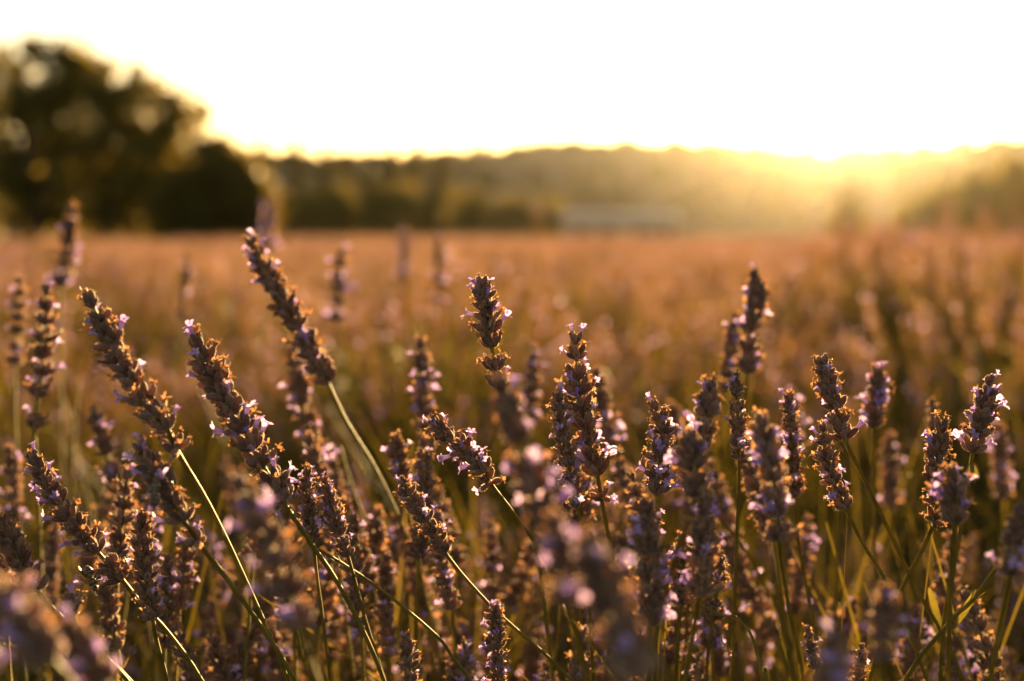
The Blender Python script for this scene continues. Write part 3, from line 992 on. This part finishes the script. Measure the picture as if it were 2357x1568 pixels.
    ("small bud stage lavender spike above the bottom edge at lower right", .66, [(1858, 1442), (1866, 1490), (1880, 1540)], [(1890, 1600)], .5, 7.2, .03, S_, []),
    ("small bud stage lavender spike beside the crossing stems at lower right", .67, [(1984, 1482), (1980, 1530), (1972, 1590)], [(1970, 1650)], .52, 7.2, .03, S_, []),
    ("dark ridged lavender spike half hidden among blurred ones, lower right", .70, [(1572, 1235), (1570, 1290), (1568, 1345), (1566, 1400)], [(1560, 1480), (1555, 1600)], .95, 7.0, .12, S_, []),
    ("thin bud stage lavender spike bending right beside the dark ridged one", .70, [(1662, 1285), (1655, 1340), (1640, 1410)], [(1630, 1500), (1625, 1600)], .55, 9.0, .08, S_, []),
    ("close dark blurred lavender spike below the nodding bud", .57, [(1490, 1155), (1492, 1240), (1495, 1340), (1496, 1440)], [(1495, 1530), (1493, 1600)], 1.0, 6.8, .2, B_, []),
    ("close dark blurred lavender spike left of the straight grooved stem", .57, [(1628, 1130), (1622, 1200), (1616, 1280), (1610, 1370)], [(1595, 1460), (1575, 1580)], .92, 6.8, .2, B_, []),
    ("broad blurred lavender head with a violet base under the dark lit edged one", .57, [(1585, 990), (1592, 1050), (1600, 1145)], [(1575, 1230), (1540, 1330), (1515, 1440)], 1.05, 6.8, .25, B_, []),
    ("blurred brown lavender head behind the nodding bud", .98, [(1548, 935), (1550, 1000), (1556, 1080)], [(1560, 1180), (1562, 1300)], 1.15, 7.2, .2, B_, []),
    ("very blurred close lavender spike low in the left corner", .39, [(-30, 1330), (40, 1410), (120, 1520)], [(180, 1600)], 1.15, 7.0, .35, B_, []),
    ("very blurred close lavender head with pink glints above the left corner's bottom edge", .42, [(150, 1440), (200, 1500), (250, 1580)], [(290, 1650)], .85, 7.0, .5, B_, []),
    ("single ragged whorl of pale violet flowers on a bent stem, lower left", .62, [(172, 1385), (170, 1420)], [(182, 1450), (240, 1510), (310, 1590)], 1.05, 7.0, .5, S_, []),
    ("dark blurred close lavender spike in front of the crossing stems at lower right", .47, [(2040, 1350), (2032, 1430), (2025, 1540)], [(2020, 1640)], .78, 7.0, .1, B_, []),
    ("very blurred close lavender head at the bottom edge right of the bud stage spike", .42, [(1930, 1470), (1915, 1540), (1905, 1600)], [(1900, 1680)], .9, 7.0, .3, B_, []),
    ("blurred lavender spike with pink glints behind the violet cluster's right edge", .90, [(1372, 850), (1388, 940), (1405, 1030)], [(1420, 1120), (1440, 1260)], 1.05, 7.8, .3, B_, []),
    ("blurred lavender spike with a pale top behind the upright white tipped one", 1.0, [(1228, 795), (1225, 870), (1222, 970)], [(1222, 1080), (1225, 1220)], 1.05, 8.0, .3, B_, []),
    ("faint blurred tip rising just over the far edge of the field", 2.0, [(930, 522), (930, 580), (930, 640)], [(930, 760), (930, 880)], 1.3, 9.0, .2, B_, []),
    ("faint blurred lavender spike with one round glint, right of the faint tip", 1.6, [(1008, 545), (1010, 620), (1010, 700)], [(1010, 800), (1010, 950)], 1.15, 10.0, .2, B_, []),
]


# short names used to say where the smaller stalks stand
SHORT = ("white-tipped spike|broad violet spike|slim white-topped spike|leaning spike with round whorl|slender bottom-centre spike|small vio"
         "let-tipped spike|small pale-crowned spike|large leaning glowing spike|tallest leaning spike|dark far-left leaning spike|bee's droo"
         "ping spike|dense-budded low left spike|short crossing upright spike|withered left-edge spike|spaced far-left spike|tall pinkish le"
         "ft spike|left-edge spaced dark spike|brown hanging left spike|greyish open-whorled spike|pale greenish thin spike|faint treeline s"
         "pike|pink-glinting blurred spike|spike crossing behind the tallest|dark pink-edged spike|small spike by the slender one|large clos"
         "e sweeping spike|close spike below the white tip|very blurred bottom spike|low very blurred centre spike|nodding-bud spike|dark li"
         "t-edged spike|tall curved spike|spike pressed beside the curved one|straight grooved stem's spike|pale soft spike|long-budded spik"
         "e|blurred pink peeping head|dried-tipped right spike|spike hanging below the dried-tipped one|short blunt head|opened-pink-flower "
         "spike|violet-belted close head|violet trumpet spike|small tip behind the pink flower|spike behind the blunt head|spike behind the "
         "trumpet flower|right-edge close spike|pink-flowered bottom-edge spike|small closed bottom spike|soft small bottom spike|lower righ"
         "t bud-stage spike|bud-stage spike by crossing stems|dark ridged lower-right spike|thin bending bud-stage spike|close dark spike un"
         "der the nod|close dark spike by the stem|violet-based blurred head|brown head behind the nod|very blurred left-corner spike|very b"
         "lurred pink-glinting head|single ragged whorl|dark spike before crossing stems|very blurred lower-right head|spike behind the viol"
         "et cluster|pale-topped blurred spike|faint far tip|one-glint faint spike").split('|')
assert len(SHORT) == len(STALKS)
ANCHOR = []


def build_named_stalks():
    for i, (lab, d, sp, st, ws, gap, fresh, sharp, ex) in enumerate(STALKS):
        r = random.Random(500 + i)
        dt = r.uniform(-.010, .010) * d / .65
        ANCHOR.append((sum(p[0] for p in sp) / len(sp), sum(p[1] for p in sp) / len(sp), SHORT[i]))
        n = len(sp)
        spw = [at(x, y, d + dt * (1 - k / (n - 1))) for k, (x, y) in enumerate(sp)]
        stw = [at(x, y, d + .012 * (k + 1)) for k, (x, y) in enumerate(st)]
        ax = (spw[-1] - stw[0]) if stw else (spw[-2] - spw[-1])
        exw = [(at(x, y, d + .008), ax, f) for x, y, f in ex]
        leaves = []
        if "two dried flowers" in lab:
            leaves = [(at(2168, 1455, d + .06), at(2138, 1352, d + .05), .0036)]
        if "violet trumpet" in lab:
            leaves = [(at(2205, 1435, d + .02), at(2245, 1362, d + .015), .0038), (at(2236, 1068, d), at(2245, 1100, d - .004), .004)]
        stalk(lab, spw, stw, ws, gap, fresh * (.9 if sharp else .55), .50, sharp, 1000 + i, exw, group="lavender stalks standing out of the near row", leaves=leaves)


build_named_stalks()


# the crowd of smaller stalks behind and between them
def build_crowd():
    r = random.Random(321)
    made = 0
    tries = 0
    placed = []
    used = set()
    while made < 205 and tries < 6000:
        tries += 1
        ox = r.uniform(-60, 2420)
        d = .74 + 1.0 * r.random() ** 1.5
        oy = 960 + 600 * r.random() ** .75
        if ox < 600:
            oy += 60
            if r.random() < .6:
                continue
        if 1720 < ox and (oy < 1150 or r.random() < .45):
            continue
        tip = at(ox, oy, d)
        if tip.z < .36 or tip.z > .66:
            continue
        if any(abs(p[0] - ox) < 34 and abs(p[1] - oy) < 60 and abs(p[2] - d) < .12 for p in placed):
            continue
        placed.append((ox, oy, d))
        lean = r.gauss(.10, .22)
        L = r.uniform(.045, .075)
        ax = Vector((-lean, r.uniform(-.15, .15), 1)).normalized()
        base = tip - ax * L
        knee = base - (ax * .5 + Vector((0, 0, .5))).normalized() * r.uniform(.08, .14)
        cx, cyy = ox + lean * 40, oy + 60
        ranked = sorted(ANCHOR, key=lambda a: (a[0] - cx) ** 2 + (a[1] - cyy) ** 2)
        pose = "leaning left" if lean > .16 else ("leaning right" if lean < -.10 else "standing upright")
        for ax_, ay_, nm in ranked[:25]:
            dx, dy = cx - ax_, cyy - ay_
            rel = ("right of" if dx > 0 else "left of") if abs(dx) > abs(dy) else ("below" if dy > 0 else "above")
            lab = "small soft lavender stalk %s, %s the %s" % (pose, rel, nm)
            if lab not in used:
                break
        used.add(lab)
        stalk(lab, [tip, tip.lerp(base, .5) + Vector((r.uniform(-.002, .002), 0, 0)), base], [knee], r.uniform(.8, 1.15), r.uniform(6.8, 9.5), r.uniform(.02, .09), .45,
              False, 4000 + made, group="small soft lavender stalks crowding the near row")
        made += 1


build_crowd()


# ------------------------------------------------------------------ leaves and loose stems of the near bushes (uncountable)
def build_leaves():
    rng = np.random.default_rng(11)
    n = 11000
    y = 0.45 + 1.35 * rng.random(n)
    x = rng.uniform(-1, 1, n) * (0.45 * y + .5)
    tall = rng.random(n) < .38
    z0 = np.where(tall, rng.uniform(.05, .25, n), rng.uniform(.05, .36, n))
    ln = np.where(tall, rng.uniform(.22, .46, n), rng.uniform(.03, .07, n))
    wd = np.where(tall, .0012, .0022)
    lean = rng.normal(0, 1, (n, 2)) * np.where(tall, .22, .6)[:, None]
    dirv = np.stack([lean[:, 0] - .08, lean[:, 1], np.ones(n)], 1)
    dirv /= np.linalg.norm(dirv, axis=1, keepdims=True)
    side = np.cross(dirv, rng.normal(size=(n, 3)))
    side /= np.linalg.norm(side, axis=1, keepdims=True)
    P = np.stack([x, y, z0], 1)
    rows = []
    for t, k in ((0, .6), (.5, 1.0), (1, .25)):
        c = P + dirv * (ln * t)[:, None] + np.stack([lean[:, 0] * ln * t * t * .5, 0 * x, -ln * t * t * .12], 1)
        rows.append(c - side * (wd * k)[:, None])
        rows.append(c + side * (wd * k)[:, None])
    V = np.stack(rows, 1).reshape(-1, 3)
    b = np.arange(n)[:, None] * 6
    F = np.concatenate([b + np.array([0, 1, 3, 2]), b + np.array([2, 3, 5, 4])])
    mi = np.concatenate([tall, tall]).astype(int)
    o = link("lavender_leaves", mesh_from_arrays("lavender_leaves", V, F, [M['leaf'], M['stem']], mi))
    tag(o, "thin yellow green leaves and bare shoots at the foot of the near stalks", kind="stuff")


build_leaves()


# ------------------------------------------------------------------ the field behind: rows of bushes as one mass
def bush_mesh(seed, n_spikes):
    """one lavender bush: fan of stalks with whorled heads over a leafy foot, all small faces"""
    rng = np.random.default_rng(seed)
    Vs, Fs, Ms = [], [], []
    nv = 0

    def push(V, F, m):
        nonlocal nv
        Vs.append(V)
        Fs.append(F + nv)
        Ms.append(np.full(len(F), m))
        nv += len(V)
    for s in range(n_spikes):
        th = rng.uniform(0, 6.283)
        rad = .36 * math.sqrt(rng.random())
        h = .70 - .28 * (rad / .36) ** 2 * rng.uniform(.6, 1.0) + rng.normal(0, .035)
        foot = np.array([rad * .35 * math.cos(th), rad * .35 * math.sin(th), .12])
        tip = np.array([rad * math.cos(th) * 1.15, rad * math.sin(th) * 1.15, h])
        ax = tip - foot
        ln = np.linalg.norm(ax)
        ax /= ln
        sd = np.cross(ax, [0, .3, 1.0])
        sd /= np.linalg.norm(sd) + 1e-9
        sd2 = np.cross(ax, sd)
        w = .0011
        a, b = foot, tip
        push(np.array([a - sd * w, a + sd * w, b + sd * w, b - sd * w, a - sd2 * w, a + sd2 * w, b + sd2 * w, b - sd2 * w]), np.array([[0, 1, 2, 3], [4, 5, 6, 7]]), 0)
        L = rng.uniform(.05, .09)
        nw = int(L / .0095)
        for k in range(nw):
            c = tip - ax * (L * k / nw)
            sc = .7 + .4 * min(1, k / 3)
            m = 6
            ph = rng.uniform(0, 6.28) + np.arange(m) * 6.283 / m
            rd = np.cos(ph)[:, None] * sd + np.sin(ph)[:, None] * sd2
            dr = rd * .7 + ax * .72
            bb = c + rd * .0008
            ee = bb + dr * (.0075 * sc * rng.uniform(.8, 1.2, m))[:, None]
            mid = (bb * .5 + ee * .5)
            tg = np.cross(dr, ax) + 1e-9
            tg /= np.linalg.norm(tg, axis=1, keepdims=True)
            nn = np.cross(tg, dr)
            q = .00125 * sc
            V = np.stack([bb, mid + tg * q, ee, mid - tg * q, mid + nn * q, mid - nn * q], 1).reshape(-1, 3)
            o = np.arange(m)[:, None] * 6
            F = np.concatenate([o + np.array([0, 1, 2, 3]), o + np.array([0, 4, 2, 5])])
            push(V, F, 1)
            # petals at some tips
            sel = rng.random(m)
            for i in range(m):
                if sel[i] < .5:
                    p = ee[i]
                    sz = .0030 if sel[i] < .06 else .0014
                    u = rng.normal(size=3)
                    u /= np.linalg.norm(u)
                    v = np.cross(u, rng.normal(size=3))
                    v /= np.linalg.norm(v)
                    push(np.array([p - u * sz, p + v * sz, p + u * sz, p - v * sz]) + dr[i] * .0015, np.array([[0, 1, 2, 3]]), 2 if sel[i] < .06 else 3)
    # leafy foot
    n = 4200
    th = rng.uniform(0, 6.283, n)
    rr = .30 * np.sqrt(rng.random(n))
    P = np.stack([rr * np.cos(th), rr * np.sin(th), rng.uniform(.02, .60, n) * (1 - .4 * (rr / .30) ** 2)], 1)
    dv = np.stack([np.cos(th) * .6, np.sin(th) * .6, np.ones(n)], 1) + rng.normal(0, .35, (n, 3))
    dv /= np.linalg.norm(dv, axis=1, keepdims=True)
    sd = np.cross(dv, rng.normal(size=(n, 3)))
    sd /= np.linalg.norm(sd, axis=1, keepdims=True)
    l = rng.uniform(.03, .07, n)[:, None]
    V = np.stack([P, P + dv * l * .5 + sd * .0032, P + dv * l, P + dv * l * .5 - sd * .0032], 1).reshape(-1, 3)
    push(V, np.arange(4 * n).reshape(-1, 4), 4)
    return mesh_from_arrays("lavender_bush", np.concatenate(Vs), np.concatenate(Fs), [M['stem'], M['calyx'], M['flower'], M['withered'], M['leaf']], np.concatenate(Ms))


def build_field():
    protos = [bush_mesh(200 + i, 230) for i in range(4)]
    rng = np.random.default_rng(31)
    pts, rots, scs = [], [], []

    def put(x, y, s, sz=1.0):
        pts.append((x, y, 0.0))
        rots.append((rng.normal(0, .05), rng.normal(0, .05), rng.uniform(0, 6.283)))
        scs.append((s, s, s * sz))
    y = 2.3
    while y < 105:
        half = .42 * y + 2.5
        x = -half
        step = .42 if y < 30 else .6
        while x < half:
            rise = 1.0 + .17 * smooth01((x / y - .06) / .26) * smooth01((y - 2.6) / 1.2) * smooth01((14 - y) / 6)
            put(x + rng.normal(0, .05), y + rng.normal(0, .07) + .05 * math.sin(x), rng.uniform(.9, 1.1), rng.uniform(.80, .95) * rise)
            x += step
        y += 1.35 if y < 30 else 2.2
    # the near row goes on outside the view to both sides
    for s in (-1, 1):
        for k in range(8):
            put(s * (.80 + .42 * k), 1.0 + rng.normal(0, .08), rng.uniform(.9, 1.05), .95)
    # behind the named stalks, lower in the same row
    for k in range(6):
        put(-.75 + .30 * k + rng.normal(0, .04), 1.45 + rng.normal(0, .06), rng.uniform(.85, 1.0), rng.uniform(.60, .68))
    scatter("lavender_field", pts, rots, scs, protos, "rows of blurred lavender bushes stretching to the trees")


build_field()


# ------------------------------------------------------------------ bees
def bee(label, head, tail, up, length, seed, group):
    """a honey bee: head -> tail axis in world space"""
    a = (head - tail).normalized()
    upv = (up - a * up.dot(a)).normalized()
    x = upv.cross(a)
    mt = Matrix(((x.x, upv.x, a.x, 0), (x.y, upv.y, a.y, 0), (x.z, upv.z, a.z, 0), (0, 0, 0, 1)))
    e = tag(link("honey_bee", None, mtx=Matrix.Translation(tail.lerp(head, .5)) @ mt @ Matrix.Scale(length / .013, 4)), label, "bee", group)
    g = Geo()
    prof = [(-6.5, .1), (-6.0, .8), (-5.0, 1.55), (-3.6, 2.05), (-2.0, 2.1), (-.7, 1.6), (-.1, .75), (.3, .9), (1.0, 1.75), (2.2, 2.05), (3.3, 1.6), (3.8, .8), (4.1, .9),
            (4.7, 1.5), (5.5, 1.45), (6.2, .8), (6.5, .2)]
    lathe(g, [(z * MM, q * MM) for z, q in prof], 14)
    link("body", g.mesh("body", [M['bee']]), e)
    for s in (-1, 1):
        for (z, ln, wd) in ((2.2, 8.5, 2.8), (1.2, 6.0, 2.0)):
            g = Geo()
            b = Vector((s * 1.1, 1.7, z)) * MM
            out = Vector((s * .45, .35, -1)).normalized()
            petal(g, b, out, Vector((0, 1, .3)).normalized(), ln * MM, wd * MM, .02)
            link("wing", g.mesh("wing", [M['wing']]), e)
        for z, sw in ((3.0, 1.2), (2.0, .2), (1.0, -1.4)):
            g = Geo()
            p0 = Vector((s * .9, -1.4, z)) * MM
            tube(g, [p0, p0 + Vector((s * 1.8, -.6, sw * .5)) * MM, p0 + Vector((s * 2.4, -2.6, sw)) * MM, p0 + Vector((s * 2.0, -4.0, sw * 1.6)) * MM], [.3 * MM, .26 * MM, .2 * MM, .12 * MM], 6)
            link("leg", g.mesh("leg", [M['bee_leg']]), e)
        g = Geo()
        p0 = Vector((s * .5, .3, 6.2)) * MM
        tube(g, [p0, p0 + Vector((s * .7, .5, 1.2)) * MM, p0 + Vector((s * 1.1, -.3, 2.3)) * MM], .12 * MM, 5)
        link("antenna", g.mesh("antenna", [M['bee_leg']]), e)
        g = Geo()
        lathe(g, [(z * MM, q * MM) for z, q in ((-.7, .15), (-.4, .4), (0, .5), (.4, .4), (.7, .15))], 8)
        link("eye", g.mesh("eye", [M['bee_leg']]), e, mtx=Matrix.Translation(Vector((s * 1.15, .15, 5.2)) * MM))


bee("honey bee hanging head up on the drooping brown lavender spike", at(362, 1098, .592), at(354, 1168, .588), Vector((-.6, -.8, 0)), .0138, 1, "bees on the lavender")
bee("dark bee with legs outstretched on the lowest flowers of the sharp leaning spike", at(222, 1362, .640), at(197, 1300, .646), Vector((-.9, -.4, -.1)), .0135, 2, "bees on the lavender")


# ------------------------------------------------------------------ curled dry shoot low on the right
def build_shoot():
    d = .66
    P = [(1755, 1570), (1742, 1500), (1722, 1450), (1690, 1425), (1650, 1412), (1600, 1390)]
    base = at(1790, 1720, d)
    base.z = .30
    pts = [at(1765, 1640, d + .01)] + [at(x, y, d) for x, y in P]
    e = tag(link("curled_shoot", None, loc=base), "thin dry shoot bending over with a curled tendril near the bottom edge, right of centre", "shoot")
    g = Geo()
    q = [Vector((0, 0, 0))] + [p - base for p in pts]
    q = spline(q, 5)
    tube(g, q, [.0011 - .0007 * i / len(q) for i in range(len(q))], 6)
    link("stem", g.mesh("stem", [M['stem']]), e)
    g = Geo()
    C = [(1712, 1440), (1695, 1420), (1672, 1420), (1660, 1445), (1662, 1475), (1676, 1492)]
    tube(g, spline([at(x, y, d - .002) - base for x, y in C], 5), .00035, 5)
    tdr = link("tendril", g.mesh("tendril", [M['bract']]), e)
    g = Geo()
    g.add_geo(G_WIT[2])
    link("withered_flower", ME_WIT[2], tdr, mtx=Matrix.Translation(at(1676, 1492, d - .002) - base) @ Matrix.Rotation(2.6, 4, 'Y'))


build_shoot()


# ------------------------------------------------------------------ flowerless stems that stand out
BARE = [
    ("thin bare stem curving down to the right from behind the large leaning spike's stem", .66, [(735, 1265), (800, 1305), (880, 1360), (990, 1450), (1040, 1510)], 1.0, .3),
    ("straight bare stem with a yellow green bud node, below the parallel right spikes", .84, [(1927, 1172), (1926, 1230), (1925, 1330), (1922, 1440)], 1.3, .12),
    ("soft pale bare stem standing alone in the dark gap between the right spikes", 1.0, [(2095, 1092), (2088, 1160), (2078, 1260), (2072, 1380)], 1.3, .5),
    ("bare stem crossing steeply up to the right edge through the bundle of stems", .655, [(2322, 1262), (2285, 1320), (2235, 1385), (2180, 1440)], 1.15, .7),
    ("short amber bare stem leaning right beside the straight grooved stem", .80, [(1642, 1178), (1668, 1210), (1700, 1245), (1740, 1310)], 1.3, .45),
    ("soft golden bare stem leaning right behind the tallest leaning spike's stem", .92, [(782, 1030), (800, 1090), (830, 1175), (870, 1290)], 1.4, .5),
    ("upright pale green bare stem behind the dark far left leaning spike", 1.1, [(180, 880), (172, 980), (165, 1100), (160, 1250)], 1.5, .3),
]


def build_bare():
    for i, (lab, d, px, th, node) in enumerate(BARE):
        r = random.Random(900 + i)
        pts = [at(x, y, d + .006 * k) for k, (x, y) in enumerate(px)]
        tail = to_ground(pts, r)
        path = spline(pts + tail[::3] + [tail[-1]], 5)
        base = path[-1].copy()
        e = tag(link("bare_stem", None, loc=base), lab, "stem", "flowerless lavender stems of the near row")
        g = Geo()
        tube(g, [p - base for p in reversed(path)], [th * MM * (1 - .25 * k / len(path)) for k in range(len(path))], square=True)
        link("stem", g.mesh("stem", [M['stem']]), e)
        k = int(node * 15)
        a = (path[k] - path[k + 1]).normalized()
        for s in (-1, 1):
            g = Geo()
            out = (a * .85 + Vector((s * .5, -.1, 0))).normalized()
            petal(g, Vector((0, 0, 0)), out, out.cross(Vector((0, 1, 0))) * s, 8 * MM, 2.6 * MM, .15)
            link("leaf", g.mesh("leaf", [M['leaf']]), e, loc=path[k] - base)


build_bare()
